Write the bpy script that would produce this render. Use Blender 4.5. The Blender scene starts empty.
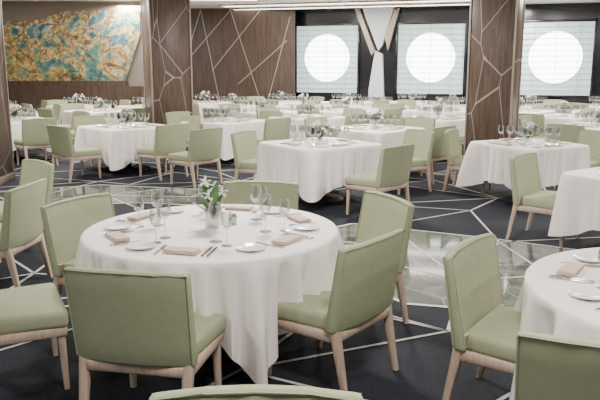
import bpy, bmesh, math, random
from mathutils import Vector, Matrix, noise
random.seed(7)
PI=math.pi
# ------------------------------------------------------------------ helpers
class MB:
    def __init__(s): s.v=[];s.f=[];s.m=[]
    def add(s,verts,faces,mi,M=None):
        o=len(s.v)
        s.v+=[tuple(M@Vector(v)) if M is not None else tuple(v) for v in verts]
        s.f+=[tuple(i+o for i in f) for f in faces]; s.m+=[mi]*len(faces)
    def merge(s,other,M,matmap=None):
        o=len(s.v)
        s.v+=[tuple(M@Vector(v)) for v in other.v]
        s.f+=[tuple(i+o for i in f) for f in other.f]
        s.m+=[(matmap[m] if matmap else m) for m in other.m]
    def rbox(s,size,loc,mi,bev=.01,seg=2,fn=None,cuts=0,M=None):
        bm=bmesh.new(); bmesh.ops.create_cube(bm,size=1)
        for v in bm.verts: v.co=Vector((v.co.x*size[0],v.co.y*size[1],v.co.z*size[2]))
        if bev>0: bmesh.ops.bevel(bm,geom=bm.edges[:],offset=bev,segments=seg,profile=.5,affect='EDGES')
        if cuts:
            big=[e for e in bm.edges if e.calc_length()>.12]
            bmesh.ops.subdivide_edges(bm,edges=big,cuts=cuts,use_grid_fill=True)
        bm.verts.ensure_lookup_table(); bm.verts.index_update()
        vs=[]
        for v in bm.verts:
            c=v.co+Vector(loc)
            if fn: c=Vector(fn(c))
            vs.append(c)
        fs=[[v.index for v in f.verts] for f in bm.faces]
        bm.free(); s.add(vs,fs,mi,M)
    def lathe(s,prof,mi,n=16,M=None):
        vs=[];fs=[]
        for r,z in prof:
            for i in range(n):
                a=2*PI*i/n; vs.append((r*math.cos(a),r*math.sin(a),z))
        for j in range(len(prof)-1):
            for i in range(n):
                k=(i+1)%n
                fs.append((j*n+i,j*n+k,(j+1)*n+k,(j+1)*n+i))
        s.add(vs,fs,mi,M)
    def leg(s,p0,p1,w0,w1,mi):
        vs=[]
        for p,w in ((p0,w0),(p1,w1)):
            h=w/2;b=w*.18
            for dx,dy in ((-h+b,-h),(h-b,-h),(h,-h+b),(h,h-b),(h-b,h),(-h+b,h),(-h,h-b),(-h,-h+b)):
                vs.append((p[0]+dx,p[1]+dy,p[2]))
        fs=[(i,(i+1)%8,8+(i+1)%8,8+i) for i in range(8)]
        fs+=[tuple(range(7,-1,-1)),tuple(range(8,16))]
        s.add(vs,fs,mi)
    def tube(s,pts,rad,mi,n=6):
        vs=[];fs=[]
        for j,p in enumerate(pts):
            p=Vector(p)
            d=(Vector(pts[min(j+1,len(pts)-1)])-Vector(pts[max(j-1,0)])).normalized()
            a=d.orthogonal().normalized(); b=d.cross(a)
            r=rad[j] if isinstance(rad,(list,tuple)) else rad
            for i in range(n):
                t=2*PI*i/n; vs.append(p+a*r*math.cos(t)+b*r*math.sin(t))
        for j in range(len(pts)-1):
            for i in range(n):
                k=(i+1)%n; fs.append((j*n+i,j*n+k,(j+1)*n+k,(j+1)*n+i))
        s.add(vs,fs,mi)
    def mesh(s,name,mats,smooth=True,ang=35):
        me=bpy.data.meshes.new(name); me.from_pydata(s.v,[],s.f)
        for m in mats: me.materials.append(m)
        me.polygons.foreach_set('material_index',s.m)
        me.polygons.foreach_set('use_smooth',[smooth]*len(s.f))
        me.update()
        if smooth:
            try: me.set_sharp_from_angle(angle=math.radians(ang))
            except Exception: pass
        return me
def obj(name,me,loc=(0,0,0),rz=0,sc=1):
    o=bpy.data.objects.new(name,me); bpy.context.scene.collection.objects.link(o)
    o.location=loc; o.rotation_euler=(0,0,rz); o.scale=(sc,sc,sc)
    return o
# ------------------------------------------------------------------ materials
def newmat(name):
    m=bpy.data.materials.new(name); m.use_nodes=True
    nt=m.node_tree; b=nt.nodes['Principled BSDF']; return m,nt,b
def N(nt,t,**kw):
    n=nt.nodes.new(t)
    for k,v in kw.items(): setattr(n,k,v)
    return n
def ramp(nt,fac,stops):
    r=N(nt,'ShaderNodeValToRGB'); nt.links.new(fac,r.inputs[0])
    els=r.color_ramp.elements
    while len(els)<len(stops): els.new(.5)
    for e,(p,c) in zip(els,stops): e.position=p; e.color=(*c,1)
    return r.outputs[0]
def simple(name,col,rough=.6,var=.06,scale=30,bump=0,metal=0,bscale=400):
    m,nt,b=newmat(name)
    tc=N(nt,'ShaderNodeTexCoord')
    no=N(nt,'ShaderNodeTexNoise'); no.inputs['Scale'].default_value=scale
    nt.links.new(tc.outputs['Object'],no.inputs['Vector'])
    c=ramp(nt,no.outputs[0],[(.3,tuple(x*(1-var) for x in col)),(.7,tuple(min(1,x*(1+var)) for x in col))])
    nt.links.new(c,b.inputs['Base Color'])
    b.inputs['Roughness'].default_value=rough; b.inputs['Metallic'].default_value=metal
    if bump:
        n2=N(nt,'ShaderNodeTexNoise'); n2.inputs['Scale'].default_value=bscale
        nt.links.new(tc.outputs['Object'],n2.inputs['Vector'])
        bp=N(nt,'ShaderNodeBump'); bp.inputs['Strength'].default_value=bump; bp.inputs['Distance'].default_value=.002
        nt.links.new(n2.outputs[0],bp.inputs['Height']); nt.links.new(bp.outputs[0],b.inputs['Normal'])
    return m
def emis(name,col,st):
    m,nt,b=newmat(name)
    b.inputs['Base Color'].default_value=(*col,1)
    b.inputs['Emission Color'].default_value=(*col,1); b.inputs['Emission Strength'].default_value=st
    return m
def woodmat(name,c1,c2,scale=(18,18,1.2),rough=.45):
    m,nt,b=newmat(name)
    tc=N(nt,'ShaderNodeTexCoord'); mp=N(nt,'ShaderNodeMapping'); mp.inputs['Scale'].default_value=scale
    no=N(nt,'ShaderNodeTexNoise'); no.inputs['Scale'].default_value=2; no.inputs['Detail'].default_value=5
    nt.links.new(tc.outputs['Object'],mp.inputs[0]); nt.links.new(mp.outputs[0],no.inputs['Vector'])
    c=ramp(nt,no.outputs[0],[(.3,c1),(.7,c2)]); nt.links.new(c,b.inputs['Base Color'])
    b.inputs['Roughness'].default_value=rough
    return m
M_green=simple('sage_upholstery',(.325,.350,.225),.85,.035,25,.5)
M_green.node_tree.nodes['Principled BSDF'].inputs['Specular IOR Level'].default_value=.2
M_chw=woodmat('limed_oak',(.40,.29,.22),(.54,.42,.33),(25,25,3))
M_cloth=simple('white_linen',(.85,.79,.755),.85,.02,8,.15)
M_dark=simple('dark_metal',(.03,.03,.035),.4)
M_plate=simple('white_porcelain',(.88,.87,.85),.15,.01)
M_nap=simple('beige_napkin',(.58,.45,.36),.8,.05,40,.2)
M_steel=simple('polished_steel',(.40,.39,.38),.2,.02,metal=1)
M_leaf=simple('leaf_green',(.05,.14,.03),.4,.3,30)
M_petal=simple('white_petal',(.88,.86,.80),.6,.05,40)
M_pink=simple('blush_petal',(.75,.55,.5),.6,.1,40)
def glassmat():
    m,nt,b=newmat('clear_glass'); nt.nodes.remove(b)
    out=[n for n in nt.nodes if n.type=='OUTPUT_MATERIAL'][0]
    tr=N(nt,'ShaderNodeBsdfTransparent'); tr.inputs[0].default_value=(.88,.89,.89,1)
    gl=N(nt,'ShaderNodeBsdfGlossy'); gl.inputs['Roughness'].default_value=.06
    df=N(nt,'ShaderNodeBsdfTranslucent'); df.inputs[0].default_value=(.9,.92,.92,1)  # white mixed in towards the rims to paint bright edge highlights
    m2=N(nt,'ShaderNodeMixShader'); m2.inputs[0].default_value=.22
    nt.links.new(gl.outputs[0],m2.inputs[1]); nt.links.new(df.outputs[0],m2.inputs[2])
    fr=N(nt,'ShaderNodeLayerWeight'); fr.inputs[0].default_value=.40
    mx=N(nt,'ShaderNodeMixShader'); nt.links.new(fr.outputs['Facing'],mx.inputs[0])
    nt.links.new(tr.outputs[0],mx.inputs[1]); nt.links.new(m2.outputs[0],mx.inputs[2]); nt.links.new(mx.outputs[0],out.inputs[0])
    return m
M_glass=glassmat()
def carpet():
    m,nt,b=newmat('charcoal_carpet'); tc=N(nt,'ShaderNodeTexCoord')
    n1=N(nt,'ShaderNodeTexNoise'); n1.inputs['Scale'].default_value=90; n1.inputs['Detail'].default_value=4
    n2=N(nt,'ShaderNodeTexNoise'); n2.inputs['Scale'].default_value=.8
    for n in (n1,n2): nt.links.new(tc.outputs['Object'],n.inputs['Vector'])
    ad=N(nt,'ShaderNodeMath',operation='MULTIPLY_ADD'); nt.links.new(n1.outputs[0],ad.inputs[0]); ad.inputs[1].default_value=.7; 
    ml=N(nt,'ShaderNodeMath',operation='MULTIPLY'); nt.links.new(n2.outputs[0],ml.inputs[0]); ml.inputs[1].default_value=.3
    nt.links.new(ml.outputs[0],ad.inputs[2])
    c=ramp(nt,ad.outputs[0],[(.35,(.005,.007,.012)),(.65,(.020,.023,.032))]); nt.links.new(c,b.inputs['Base Color'])
    b.inputs['Roughness'].default_value=.8; b.inputs['Specular IOR Level'].default_value=.2
    return m
def marble():
    m,nt,b=newmat('polished_marble'); tc=N(nt,'ShaderNodeTexCoord')
    vo=N(nt,'ShaderNodeTexNoise'); vo.inputs['Scale'].default_value=2.5; vo.inputs['Detail'].default_value=4; vo.inputs['Distortion'].default_value=1.5
    vd=N(nt,'ShaderNodeTexVoronoi',feature='DISTANCE_TO_EDGE'); vd.inputs['Scale'].default_value=1.15
    for n in (vo,vd): nt.links.new(tc.outputs['Object'],n.inputs['Vector'])
    c=ramp(nt,vo.outputs[0],[(.3,(.045,.055,.05)),(.7,(.15,.17,.145))])
    e=ramp(nt,vd.outputs['Distance'],[(.0,(.34,.33,.30)),(.010,(0,0,0))])
    mx=N(nt,'ShaderNodeMix',data_type='RGBA',blend_type='LIGHTEN'); mx.inputs[0].default_value=1
    nt.links.new(c,mx.inputs[6]); nt.links.new(e,mx.inputs[7]); nt.links.new(mx.outputs[2],b.inputs['Base Color'])
    b.inputs['Roughness'].default_value=.06; b.inputs['IOR'].default_value=1.9
    return m
def colmat():
    m,nt,b=newmat('column_veneer'); tc=N(nt,'ShaderNodeTexCoord')
    mp=N(nt,'ShaderNodeMapping'); mp.inputs['Scale'].default_value=(14,14,1.0)
    no=N(nt,'ShaderNodeTexNoise'); no.inputs['Scale'].default_value=3; no.inputs['Detail'].default_value=6
    nt.links.new(tc.outputs['Object'],mp.inputs[0]); nt.links.new(mp.outputs[0],no.inputs['Vector'])
    c=ramp(nt,no.outputs[0],[(.3,(.058,.036,.026)),(.7,(.125,.084,.062))])
    mp2=N(nt,'ShaderNodeMapping'); mp2.inputs['Scale'].default_value=(1.3,1.3,.55); mp2.inputs['Rotation'].default_value=(.2,.35,.1)
    vd=N(nt,'ShaderNodeTexVoronoi',feature='DISTANCE_TO_EDGE'); vd.inputs['Scale'].default_value=1.6
    nt.links.new(tc.outputs['Object'],mp2.inputs[0]); nt.links.new(mp2.outputs[0],vd.inputs['Vector'])
    e=ramp(nt,vd.outputs['Distance'],[(.0,(.42,.38,.34)),(.014,(0,0,0))])
    mx=N(nt,'ShaderNodeMix',data_type='RGBA',blend_type='LIGHTEN'); mx.inputs[0].default_value=1
    nt.links.new(c,mx.inputs[6]); nt.links.new(e,mx.inputs[7]); nt.links.new(mx.outputs[2],b.inputs['Base Color'])
    b.inputs['Roughness'].default_value=.35
    return m
def mosaic():
    m,nt,b=newmat('mosaic_tiles'); tc=N(nt,'ShaderNodeTexCoord')
    n0=N(nt,'ShaderNodeTexNoise'); n0.inputs['Scale'].default_value=.7; n0.inputs['Detail'].default_value=3; n0.inputs['Distortion'].default_value=3
    nt.links.new(tc.outputs['Object'],n0.inputs['Vector'])
    c=ramp(nt,n0.outputs[0],[(.28,(.04,.09,.13)),(.42,(.11,.19,.15)),(.48,(.38,.28,.10)),(.53,(.17,.09,.045)),(.575,(.40,.34,.19)),(.64,(.08,.15,.17))])
    vo=N(nt,'ShaderNodeTexVoronoi',feature='F1'); vo.inputs['Scale'].default_value=14
    nt.links.new(tc.outputs['Object'],vo.inputs['Vector'])
    bw=N(nt,'ShaderNodeRGBToBW'); nt.links.new(vo.outputs['Color'],bw.inputs[0])
    mx=N(nt,'ShaderNodeMix',data_type='RGBA',blend_type='OVERLAY'); mx.inputs[0].default_value=.6
    nt.links.new(c,mx.inputs[6]); nt.links.new(bw.outputs[0],mx.inputs[7])
    vd=N(nt,'ShaderNodeTexVoronoi',feature='DISTANCE_TO_EDGE'); vd.inputs['Scale'].default_value=14
    nt.links.new(tc.outputs['Object'],vd.inputs['Vector'])
    vb=N(nt,'ShaderNodeTexVoronoi',feature='DISTANCE_TO_EDGE'); vb.inputs['Scale'].default_value=1.6
    nt.links.new(tc.outputs['Object'],vb.inputs['Vector'])
    e=ramp(nt,vd.outputs['Distance'],[(.0,(.35,.33,.3)),(.05,(1,1,1))])
    e2=ramp(nt,vb.outputs['Distance'],[(.0,(.12,.1,.08)),(.03,(1,1,1))])
    m2=N(nt,'ShaderNodeMix',data_type='RGBA',blend_type='MULTIPLY'); m2.inputs[0].default_value=1
    nt.links.new(mx.outputs[2],m2.inputs[6]); nt.links.new(e,m2.inputs[7])
    m3=N(nt,'ShaderNodeMix',data_type='RGBA',blend_type='MULTIPLY'); m3.inputs[0].default_value=.8
    nt.links.new(m2.outputs[2],m3.inputs[6]); nt.links.new(e2,m3.inputs[7])
    nt.links.new(m3.outputs[2],b.inputs['Base Color']); b.inputs['Roughness'].default_value=.3
    return m
M_carpet=carpet(); M_marble=marble(); M_col=colmat(); M_mos=mosaic()
M_line=simple('pale_inlay',(.52,.51,.48),.5,.1,20)
M_wall=simple('beige_panel',(.17,.14,.115),.6,.04,3)
M_wood=woodmat('walnut_panel',(.036,.021,.015),(.082,.051,.036),(9,9,.7),.35)
M_black=simple('black_lacquer',(.008,.009,.013),.2,.1,3)
M_ceil=simple('ceiling_paint',(.66,.63,.59),.8,.03,3)
M_trim=simple('champagne_trim',(.36,.30,.25),.35,.03,metal=.3)
M_blind=emis('lit_blind',(.52,.66,.64),.75)
M_port=emis('daylight_porthole',(.94,1.0,1.0),9)
M_slat=simple('blind_slat',(.40,.47,.45),.6)
M_lamp=emis('cove_light',(1,.95,.88),6)
M_whitep=emis('glowing_white_panel',(.55,.58,.60),.2)  # faint emission painted into the pilaster facets, which are no lamps

# ------------------------------------------------------------------ room shell
def boxobj(name,x0,x1,y0,y1,z0,z1,mat,bev=0):
    mb=MB(); mb.rbox((x1-x0,y1-y0,z1-z0),(0,0,0),0,bev,2)
    return obj(name,mb.mesh(name,[mat],False),((x0+x1)/2,(y0+y1)/2,(z0+z1)/2))
CE=3.45
boxobj('floor',-11,12,-3,25,-.1,0,M_carpet)
boxobj('ceiling',-11,12,-3,25,CE,CE+.1,M_ceil)
boxobj('wall_left',-11.1,-11,-3,25,0,CE,M_wood)
boxobj('wall_right',12,12.1,-3,25,0,CE,M_wood)
boxobj('wall_back_left',-11,-4.1,19.3,19.5,0,CE,M_wall)
boxobj('wall_back_jog',-4.2,-4.1,19.5,21.7,0,CE,M_wood)
boxobj('wall_back_center',-4.2,-.15,21.7,21.9,0,CE,M_wood)
W0=Vector((-.15,22.31,0)); wd=Vector((3.2,-1,0)).normalized(); wang=math.atan2(wd.y,wd.x)
L=12.7
mb=MB(); mb.rbox((L,.2,CE),(L/2,.1,CE/2),0,0)
obj('wall_back_window',mb.mesh('wall_back_window',[M_black],False),W0,wang)
def winobj(i,s,w=2.0):
    mb=MB()
    z0,z1=.9,2.98; zc=1.98
    mb.rbox((w,.04,z1-z0),(0,-.03,(z0+z1)/2),0,0)
    for x in (-w/2,w/2): mb.rbox((.06,.1,z1-z0+.12),(x,-.06,(z0+z1)/2),1,.01)
    for z in (z0,z1): mb.rbox((w+.06,.1,.06),(0,-.06,z),1,.01)
    n=48; R=.72
    vs=[(R*math.cos(2*PI*k/n),-.06,zc+R*math.sin(2*PI*k/n)) for k in range(n)]
    mb.add(vs,[tuple(range(n))],2)
    vs=[];fs=[]
    for r,y in ((R,-.062),(R,-.07),(R+.012,-.07),(R+.012,-.05)):
        vs+=[(r*math.cos(2*PI*k/n),y,zc+r*math.sin(2*PI*k/n)) for k in range(n)]
    for j in range(3):
        for k in range(n): fs.append((j*n+k,j*n+(k+1)%n,(j+1)*n+(k+1)%n,(j+1)*n+k))
    mb.add(vs,fs,3)
    for k in range(1,13): mb.rbox((w-.06,.016,.014),(0,-.085,z0+k*(z1-z0)/13),3,0)
    for x in (-w*.3,0,w*.3): mb.rbox((.012,.01,z1-z0),(x,-.088,(z0+z1)/2),3,0)
    p=W0+wd*s
    obj('window_%d'%i,mb.mesh('window',[M_blind,M_black,M_port,M_slat]),p,wang)
for i,x in enumerate((.85,3.88,7.2)): winobj(i+1,(x+.15)/wd.x, 2.0)
mb=MB()
def prism(pts,y0,y1,mi):
    n=len(pts)
    mb.add([(x,y0,z) for x,z in pts]+[(x,y1,z) for x,z in pts],[tuple(range(n)),tuple(range(2*n-1,n-1,-1))]+[(i,(i+1)%n,n+(i+1)%n,n+i)for i in range(n)],mi)
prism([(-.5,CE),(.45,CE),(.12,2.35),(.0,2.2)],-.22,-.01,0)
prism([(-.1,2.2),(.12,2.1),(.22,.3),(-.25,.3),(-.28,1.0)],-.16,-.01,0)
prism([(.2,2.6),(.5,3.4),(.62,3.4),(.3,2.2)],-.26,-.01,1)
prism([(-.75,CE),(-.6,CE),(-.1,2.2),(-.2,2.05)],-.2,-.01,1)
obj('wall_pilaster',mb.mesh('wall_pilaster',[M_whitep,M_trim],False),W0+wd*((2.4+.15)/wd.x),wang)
mb=MB()
def strip(x0,z0,x1,z1,w=.022,y=-.02):
    d=Vector((x1-x0,0,z1-z0)); n=Vector((-d.z,0,d.x)).normalized()*w/2
    a=Vector((x0,y,z0));b=Vector((x1,y,z1))
    q=[a-n,b-n,b+n,a+n]; mb.add(q+[v+Vector((0,.02,0)) for v in q],[(0,1,2,3),(4,7,6,5),(0,4,5,1),(1,5,6,2),(2,6,7,3),(3,7,4,0)],0)
for s in [(-4.1,.2,-3.0,3.4),(-3.0,3.4,-2.4,.2),(-3.55,1.8,-2.1,3.4),(-2.7,1.6,-1.2,3.4),(-2.1,3.4,-1.1,.3),(-1.1,.3,-.3,3.2),(-1.9,1.2,-.4,2.5)]: strip(*s)
obj('trim_1',mb.mesh('trim_1',[M_trim],False),(0,21.7,0))
mb=MB(); y0,y1=-.065,-.005
prism([(-8.9,1.35),(-4.75,1.35),(-4.3,2.6),(-4.3,3.2),(-6.3,3.2),(-7.0,2.95),(-8.9,2.9)],y0,y1,0)
prism([(-8.9,1.2),(-4.7,1.2),(-4.7,1.35),(-8.9,1.35)],-.1,-.005,1)
obj('mosaic_mural',mb.mesh('mosaic_mural',[M_mos,M_wood],False),(0,19.3,0))
boxobj('baseboard_back',-11,-4.2,19.2,19.295,0,1.2,M_wood)
def column(name,x,y,w,d,rz):
    mb=MB(); mb.rbox((w,d,CE),(0,0,CE/2),0,.02,2); mb.rbox((w+.03,d+.03,.12),(0,0,.06),1,.005)
    for a in (-1,1):
        for b_ in (-1,1): mb.rbox((.03,.03,CE),(a*w/2,b_*d/2,CE/2),1,.005)
    obj(name,mb.mesh(name,[M_col,M_trim]),(x,y,0),rz)
column('column',-2.83,15.1,.85,.7,math.radians(25))
column('column',3.22,11.7,.72,.6,math.radians(-28))
column('column',-4.95,10.4,.9,.8,0)
def lampstrip(x,y,lx,ly,rz=0):
    mb=MB(); mb.rbox((lx,ly,.03),(0,0,0),0,.005); mb.rbox((lx+.1,.04,.05),(0,ly/2+.03,0),1,.005); mb.rbox((lx+.1,.04,.05),(0,-ly/2-.03,0),1,.005)
    obj('ceiling_light',mb.mesh('ceiling_light',[M_lamp,M_trim]),(x,y,CE-.03),rz)
for (x,y,lx,ly,r) in [(-6.5,17.9,4.5,.5,.04),(-6.0,15.9,3.8,.35,.12),(1.6,20.6,7.5,.4,-.29),(1.4,19.4,7.5,.4,-.29),(-2.4,18.4,2.6,.4,.06),(3.5,17.0,5,.5,-.2),(7.5,16.8,3,.5,-.2)]: lampstrip(x,y,lx,ly,r)
mb=MB()
P1=[(-.3,6.9),(.6,7.7),(2.0,7.0),(3.1,6.3),(2.5,5.3),(1.6,4.8),(.8,5.0),(.2,5.9)]
P2=[(-4.6,9.6),(-3,10.3),(-.6,9.7),(-.3,8.5),(-2,8.9),(-4.4,8.7)]
for P in (P1,P2): mb.add([(x,y,.002) for x,y in P],[tuple(range(len(P)-1,-1,-1))],0)
obj('floor_marble',mb.mesh('floor_marble',[M_marble],False))
mb=MB()
def fl(a,b,w=.026,z=.004):
    a=Vector((a[0],a[1],z)); b=Vector((b[0],b[1],z)); d=b-a
    if d.length<.05: return
    n=Vector((-d.y,d.x,0)).normalized()*w/2
    mb.add([a-n,b-n,b+n,a+n],[(0,1,2,3)],0)
for P in (P1,P2):
    for i in range(len(P)): fl(P[i],P[(i+1)%len(P)],.04)
g={}
for i in range(-8,10):
    for j in range(0,20):
        g[i,j]=(i*1.15+random.uniform(-.4,.4),j*1.15+random.uniform(-.4,.4))
for i in range(-8,9):
    for j in range(0,19):
        if random.random()<.72: fl(g[i,j],g[i+1,j])
        if random.random()<.72: fl(g[i,j],g[i,j+1])
        r=random.random()
        if r<.35: fl(g[i,j],g[i+1,j+1])
        elif r<.7: fl(g[i+1,j],g[i,j+1])
obj('floor_inlay',mb.mesh('floor_inlay',[M_line],False))

# ------------------------------------------------------------------ chair
def backfn(c):
    x,y,z=c
    t=(z-.37)/.48
    y=-.255+(y+.255)*(1.1-.35*t)
    return (x*(1+.05*(z-.62)), y-(z-.37)*.17+.03*(x/.28)**2, z+.010*(1-(x/.30)**2)*(1 if z>.6 else 0))
def seatfn(c):
    x,y,z=c
    k=(1-(x/.28)**2)*(1-((y-.02)/.27)**2)
    return (x*(1+.08*(y/.25)),y,z+(.018*max(k,0) if z>.42 else 0))
mb=MB()
mb.rbox((.55,.50,.10),(0,.02,.415),0,.03,3,seatfn,3)
mb.rbox((.605,.06,.475),(0,-.255,.6125),0,.018,3,backfn,4)
mb.rbox((.56,.49,.055),(0,.015,.345),1,.006,1)
for s in (-1,1):
    mb.leg((s*.243,.225,.36),(s*.25,.24,0),.048,.030,1)
    mb.leg((s*.262,-.222,.46),(s*.262,-.31,0),.058,.032,1)
mb.rbox((.5,.05,.055),(0,-.245,.355),1,.006,1)
for yy in (-.285,-.225):
    pts=[Vector(backfn(Vector((x,yy,z)))) for x,z in [(-.295,.40),(-.295,.6),(-.295,.842),(-.15,.842),(0,.842),(.15,.842),(.295,.842),(.295,.6),(.295,.40)]]
    mb.tube(pts,.004,0,5)
ME_chair=mb.mesh('dining_chair',[M_green,M_chw],True,50)
chairs=[]
def chair_at(x,y,fx,fy):
    chairs.append((x,y)); return obj('dining_chair',ME_chair,(x,y,0),math.atan2(fy,fx)-PI/2)
def chair_b(bx,by,fx,fy):
    l=math.hypot(fx,fy); fx/=l; fy/=l
    return chair_at(bx+.33*fx,by+.33*fy,fx,fy)

# ------------------------------------------------------------------ tables
def make_table(outline,drop,fold,name):
    mb=MB(); n=288; H=.75
    rings=[]
    for fr in (.02,.5,.9,.975): rings.append([(outline(2*PI*t/n)*fr,H) for t in range(n)])
    rings.append([(outline(2*PI*t/n)*.995,H-.003) for t in range(n)])
    rings.append([(outline(2*PI*t/n)*1.005,H-.014) for t in range(n)])
    K=14
    for j in range(1,K+1):
        s=j/K
        rings.append([(outline(2*PI*t/n)*1.007+fold(2*PI*t/n,s),H-.014-s*(drop(2*PI*t/n)-.014)) for t in range(n)])
    vs=[];fs=[]
    for r in rings:
        for t in range(n):
            a=2*PI*t/n; vs.append((r[t][0]*math.cos(a),r[t][0]*math.sin(a),r[t][1]))
    for j in range(len(rings)-1):
        for t in range(n):
            k=(t+1)%n; fs.append((j*n+t,j*n+k,(j+1)*n+k,(j+1)*n+t))
    fs.append(tuple(range(n)))
    mb.add(vs,fs,0)
    mb.lathe([(0,.72),(.25,.72),(.25,.70),(.05,.69),(.05,.06),(.08,.04),(.30,.025),(.33,.0)],1,24)
    return mb.mesh(name,[M_cloth,M_dark],True,60)
def adiff(a,b): return (a-b+PI)%(2*PI)-PI
def wob(a,seed,fr):
    return noise.noise(Vector((math.cos(a)*fr,math.sin(a)*fr,seed*3.7)))
def round_table(R,corners,seed):
    def outline(a): return R
    def drop(a):
        d=.29
        for c,h,w in corners:
            x=abs(adiff(a,math.radians(c)))/w
            if x<1: d=max(d,.29+h*(1-x)**1.15)
        return d
    def fold(a,s):
        f=.02*s+s**.75*(.08*wob(a,seed,3.2)+.10*wob(a,seed+5,9))
        for c,h,w in corners:
            x=adiff(a,math.radians(c))/w
            if abs(x)<1: f+=s**.75*h*(.18*math.exp(-(x/.20)**2)-.30*math.exp(-((x-.40)/.12)**2)-.28*math.exp(-((x+.46)/.13)**2)+.08*math.cos(x*18))
        return f
    return make_table(outline,drop,fold,'round_dining_table')
def sq_table(a_,seed):
    def outline(a):
        return a_/((abs(math.cos(a))**9+abs(math.sin(a))**9)**(1/9))
    def drop(a):
        return .48+.15*abs(math.sin(2*a))**5
    def fold(a,s):
        c=abs(math.sin(2*a)); 
        return s**.8*(.0+.10*c**14-.07*(c**3)*(1-c**10)*1.5+.08*wob(a,seed,4)+.07*wob(a,seed+3,10))
    return make_table(outline,drop,fold,'dining_table')
ME_sq=[sq_table(.63,1),sq_table(.63,2.6),sq_table(.57,4.2)]
TA=(-.56,4.31); TF=(1.88,3.07)
obj('round_dining_table',round_table(.8,[(-66,.42,.5),(-8,.2,.3),(50,.3,.3),(115,.25,.3),(182,.25,.3),(-126,.2,.25)],0.3),(*TA,0))
obj('round_dining_table',round_table(.8,[(178,.3,.5),(120,.2,.3),(60,.2,.3),(250,.3,.35)],1.4),(*TF,0))
obj('round_dining_table',round_table(.8,[(0,.2,.4),(90,.2,.4),(-80,.3,.4)],2),(-3.55,5.6,0))

# ------------------------------------------------------------------ tableware meshes
def mb_wine(h=.21,n=20):
    m=MB(); k=h/.21
    m.lathe([(0,0),(.034,.0),(.034,.002),(.006,.006),(.004,.02),(.0035,.095),(.01,.105),(.028,.12),(.036,.145),(.035,.17),(.029,.21),(.0275,.21),(.033,.17),(.034,.145),(.026,.122),(.0,.11)],0,n,Matrix.Scale(k,4)); return m
def mb_plate(r=.085,n=28):
    m=MB(); m.lathe([(0,.002),(r*.6,.002),(r*.62,0),(r*.66,.003),(r,.013),(r,.016),(r*.66,.008),(r*.6,.006),(0,.006)],0,n); return m
def mb_napkin():
    m=MB()
    for i in range(3): m.rbox((.20-.006*i,.095-.004*i,.006),(0,.002*i,.004+.0055*i),0,.002,1,lambda c:(c[0],c[1],c[2]+.002*math.sin(c[0]*40+c[1]*20)+.002),2)
    return m
def mb_knife():
    m=MB(); m.rbox((.016,.11,.003),(0,.06,.004),0,.001,1,lambda c:(c[0]*(1-.5*max(0,(c[1]-.07)/.045)),c[1],c[2])); m.rbox((.012,.1,.006),(0,-.045,.004),0,.002,1); return m
def mb_fork():
    m=MB(); m.rbox((.008,.13,.004),(0,-.03,.004),0,.001,1); m.rbox((.024,.025,.003),(0,.045,.004),0,.001,1)
    for i in range(4): m.rbox((.0032,.05,.003),(-.0098+.0065*i,.08,.005),0,0)
    return m
def petal_leaf(m,base,dirv,length,width,mi,curl=.3,seg=5):
    base=Vector(base); d=Vector(dirv).normalized(); side=d.cross(Vector((0,0,1)))
    if side.length<.1: side=Vector((1,0,0))
    side.normalize(); up=side.cross(d).normalized()
    vs=[];fs=[]
    for j in range(seg+1):
        s=j/seg; w=width*math.sin(PI*min(.97,s*.9+.06))**.8
        c=base+d*length*s-Vector((0,0,1))*curl*length*s*s
        vs+=[c-side*w/2+up*w*.12,c-up*0,c+side*w/2+up*w*.12]
    for j in range(seg):
        a=j*3; fs+=[(a,a+1,a+4,a+3),(a+1,a+2,a+5,a+4)]
    m.add(vs,fs,mi)
def bloom(m,c,r,nrm,mi,np=5):
    nrm=Vector(nrm).normalized(); a=nrm.orthogonal().normalized(); b=nrm.cross(a)
    for i in range(np):
        t=2*PI*i/np; petal_leaf(m,c,a*math.cos(t)+b*math.sin(t)+nrm*.4,r,r*.75,mi,.1,3)
def mb_flowers(seed,h=.2,nb=8,spread=.09,nl=20):
    rnd=random.Random(seed); m=MB()
    m.lathe([(0,0),(.035,0),(.045,.03),(.04,.06),(.028,.085),(.034,.095),(.032,.095),(.0,.02)],3,16)
    for i in range(nl):
        t=rnd.uniform(0,2*PI); petal_leaf(m,(0,0,.07),(math.cos(t),math.sin(t),rnd.uniform(.4,2)),rnd.uniform(.12,.22),.055,0,.35)
    for i in range(nb):
        t=rnd.uniform(0,2*PI); r=rnd.uniform(.0,spread); z=h*rnd.uniform(.65,1.1)
        c=(r*math.cos(t),r*math.sin(t),z); m.tube([(0,0,.05),(c[0]*.5,c[1]*.5,z*.6),c],.002,0,4)
        bloom(m,c,rnd.uniform(.035,.055),(c[0]*8,c[1]*8,1),1 if rnd.random()<.85 else 2)
    return m
FM=[M_leaf,M_petal,M_pink,M_glass]
ME_wine=mb_wine(.235).mesh('wine_glass',[M_glass]); ME_wine2=mb_wine(.20).mesh('wine_glass',[M_glass])
ME_plate=mb_plate().mesh('bread_plate',[M_plate])
ME_nap=mb_napkin().mesh('folded_napkin',[M_nap]); ME_knife=mb_knife().mesh('table_knife',[M_steel]); ME_fork=mb_fork().mesh('table_fork',[M_steel])
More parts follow.
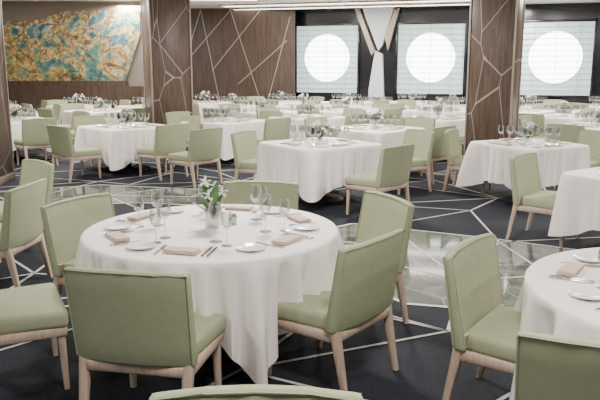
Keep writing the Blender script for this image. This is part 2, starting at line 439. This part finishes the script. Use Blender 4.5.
def setting(cx,cy,angdeg,glasses=2,rr=.6):
    a=math.radians(angdeg); o=Vector((math.cos(a),math.sin(a))); f=-o; l=Vector((-f.y,f.x))
    C=Vector((cx,cy)); rz=math.atan2(f.y,f.x)-PI/2; z=.7525
    def put(n,me,p,r=0,sc=1): obj(n,me,(p.x,p.y,z),rz+r,sc)
    put('folded_napkin',ME_nap,C+o*rr,random.uniform(-.15,.15))
    put('bread_plate',ME_plate,C+o*(rr-.06)+l*.26)
    put('table_fork',ME_fork,C+o*(rr-.02)+l*.135); put('table_knife',ME_knife,C+o*(rr-.02)-l*.135); put('table_knife',ME_knife,C+o*(rr-.02)-l*.165)
    put('wine_glass',ME_wine,C+o*(rr-.26)-l*.12)
    if glasses>1: put('wine_glass',ME_wine2,C+o*(rr-.18)-l*.21)
for a in (-99,-36,23,78,150,207): setting(*TA,a)
for a in (150,215,95,-80): setting(*TF,a)
def mb_orchid():
    m=MB()
    m.lathe([(0,0),(.035,0),(.038,.01),(.036,.12),(.034,.12),(.034,.012),(0,.012)],3,20)
    for t,tz,ln,w in [(0.3,2.2,.2,.06),(2.2,2.5,.22,.055),(4.0,1.8,.18,.06),(5.2,3.0,.24,.05),(1.2,1.2,.15,.05),(3.2,1.0,.14,.05)]:
        petal_leaf(m,(0,0,.05),(math.cos(t),math.sin(t),tz),ln,w,0,.15,6)
    for c in [(.02,-.01,.21),(-.03,.0,.235),(.05,.02,.18),(-.01,-.03,.17)]:
        m.tube([(0,0,.03),(c[0]*.4,c[1]*.4,.12),c],.002,0,4); bloom(m,c,.036,(c[0]*5,-1,.5),1)
    return m
obj('orchid_vase',mb_orchid().mesh('orchid_vase',FM),(TA[0]+.0,TA[1]+.02,.752),0,1.25)
obj('flower_centerpiece',mb_flowers(5).mesh('flower_centerpiece',FM),(TF[0],TF[1]+.1,.752))
mb=MB(); mb.lathe([(0,0),(.025,0),(.03,.05),(.02,.065),(0,.07)],0,16)
obj('salt_shaker',mb.mesh('salt_shaker',[M_steel]),(TA[0]+.12,TA[1]+.12,.752))

def far_setting(seed,q=.0):
    rnd=random.Random(seed); M=MB()
    wg=mb_wine(.225,12); pl=mb_plate(.085,18); nk=mb_napkin(); kn=mb_knife(); fk=mb_fork(); fw=mb_flowers(seed,.26,16,.14,26)
    for k in range(4):
        R=Matrix.Rotation(k*PI/2,4,'Z')
        def T(x,y,r=0): return R@Matrix.Translation((x,y+q,0))@Matrix.Rotation(r,4,'Z')
        M.merge(nk,T(.0,-.48,rnd.uniform(-.2,.2)),{0:1}); M.merge(pl,T(-.24,-.44),{0:0})
        M.merge(kn,T(.13,-.46),{0:2}); M.merge(fk,T(-.13,-.46),{0:2})
        M.merge(wg,T(.14,-.27),{0:6}); M.merge(wg,T(.23,-.33),{0:6})
        M.merge(wg,T(.05,-.22),{0:6}); M.merge(wg,T(.18,-.2),{0:6})
    M.merge(fw,Matrix.Identity(4),{0:3,1:4,2:5,3:6})
    return M.mesh('place_settings',[M_plate,M_nap,M_steel,M_leaf,M_petal,M_pink,M_glass])
ME_set=[far_setting(s,.05) for s in (11,12,13)]

# ------------------------------------------------------------------ placed chairs
chair_b(-.80,3.02,.20,1)
chair_b(-.125,1.86,0,-1)
chair_b(.42,3.63,-.80,.62)
chair_b(.65,4.85,-1.1,-.5)
chair_b(-.31,5.50,-.12,-1)
chair_b(-1.58,4.78,.88,-.5)
chair_b(-1.92,3.58,.92,.45)
chair_b(-2.12,5.4,-1,.1)
chair_b(-2.52,6.7,-.75,-.75)
chair_b(.87,3.54,.82,-.57)
chair_b(1.04,2.18,.35,.93)
chair_b(2.30,7.2,.75,-.62)
chair_b(1.16,8.0,-.75,.7)
chair_b(-.82,9.75,.9,-.45)
chair_b(1.75,10.0,-.9,-.5)
chair_b(2.15,10.0,.9,-.45)
chair_b(-1.35,10.2,-.75,.65)
chair_b(-3.75,10.7,.65,.75)
chair_b(4.55,8.5,-.9,.35)
tables=[(-2.95,11.86,.78),(.26,9.24,.62),(3.03,9.2,.45),(3.35,6.49,.6),(1.24,11.5,.8),(-5.4,13.2,.7),
 (.2,14.0,.75),(2.7,13.7,.7),(-1.4,13.1,.9),(5.1,11.9,.8),(-7.7,13.9,.7),(8.2,12.6,.7),(5.4,14.3,.7),(-6.3,11.3,.7),(-8.4,11.5,.6)]
cols=[(-2.83,15.1),(3.22,11.7),(-4.95,10.4)]
rt=random.Random(4)
for yy,off in ((15.9,0),(17.9,.9),(19.8,0.2)):
    x=-8.6+off
    while x<10:
        p=(x+rt.uniform(-.15,.15),yy+rt.uniform(-.15,.15)); x+=1.95
        if yy>19 and p[0]<-3.2: continue
        if yy>17 and p[0]<-3.2: p=(p[0],17.75)
        if p[1]>20.9-.3125*p[0]+.3 and p[0]>0: p=(p[0],21.0-.3125*p[0])
        if any(math.hypot(p[0]-a,p[1]-b)<1.25 for a,b in cols): continue
        if any(math.hypot(p[0]-a,p[1]-b)<1.65 for a,b,_ in tables): continue
        tables.append((*p,.75+rt.uniform(-.12,.12)))
for i,(x,y,r) in enumerate(tables):
    obj('dining_table',ME_sq[2 if i==2 else i%2],(x,y,0),r); obj('place_settings',ME_set[i%3],(x,y,.752),r)
for i,(x,y,r) in enumerate(tables):
    for k in range(4):
        a=r+k*PI/2; cx=x+1.02*math.cos(a); cy=y+1.02*math.sin(a)
        if any(math.hypot(cx-p,cy-q)<.66 for p,q in chairs): continue
        if any(math.hypot(cx-p,cy-q)<.95 for j,(p,q,_) in enumerate(tables) if j!=i): continue
        if any(math.hypot(cx-p,cy-q)<.85 for p,q in cols): continue
        if i==3 and k in (2,): continue
        if i==1 and k in(2,3): continue
        if i==2 and k in(2,3): continue
        if cy>21.3 or (cy>18.8 and cx<-3.8) or (cx>-.2 and cy>21.7-.3125*cx): continue
        ja=a+random.uniform(-.12,.12)
        chair_at(cx,cy,-math.cos(ja),-math.sin(ja))

# ------------------------------------------------------------------ lights
def area(x,y,e,sx=.6,sy=.6,col=(1,.95,.90)):
    l=bpy.data.lights.new('ceiling_lamp','AREA'); l.shape='RECTANGLE'; l.size=sx; l.size_y=sy; l.energy=e; l.color=col
    o=bpy.data.objects.new('ceiling_lamp',l); bpy.context.scene.collection.objects.link(o); o.location=(x,y,CE-.12)
for x in (-5.5,-.3,4.9):
    for y in (1.6,6.2,11,15.2,19): area(x+(.9 if int(y)%2 else 0),y,{1:150,6:220,11:230}.get(int(y),235))
w=bpy.data.worlds.new('world'); bpy.context.scene.world=w; w.use_nodes=True
w.node_tree.nodes['Background'].inputs[0].default_value=(.9,.95,1,1); w.node_tree.nodes['Background'].inputs[1].default_value=.25
cam=bpy.data.cameras.new('camera'); cam.lens=41.7; cam.sensor_width=36
co=bpy.data.objects.new('camera',cam); bpy.context.scene.collection.objects.link(co)
co.location=(0,0,1.77); co.rotation_euler=(PI/2-math.atan(.1942),0,0)
bpy.context.scene.camera=co
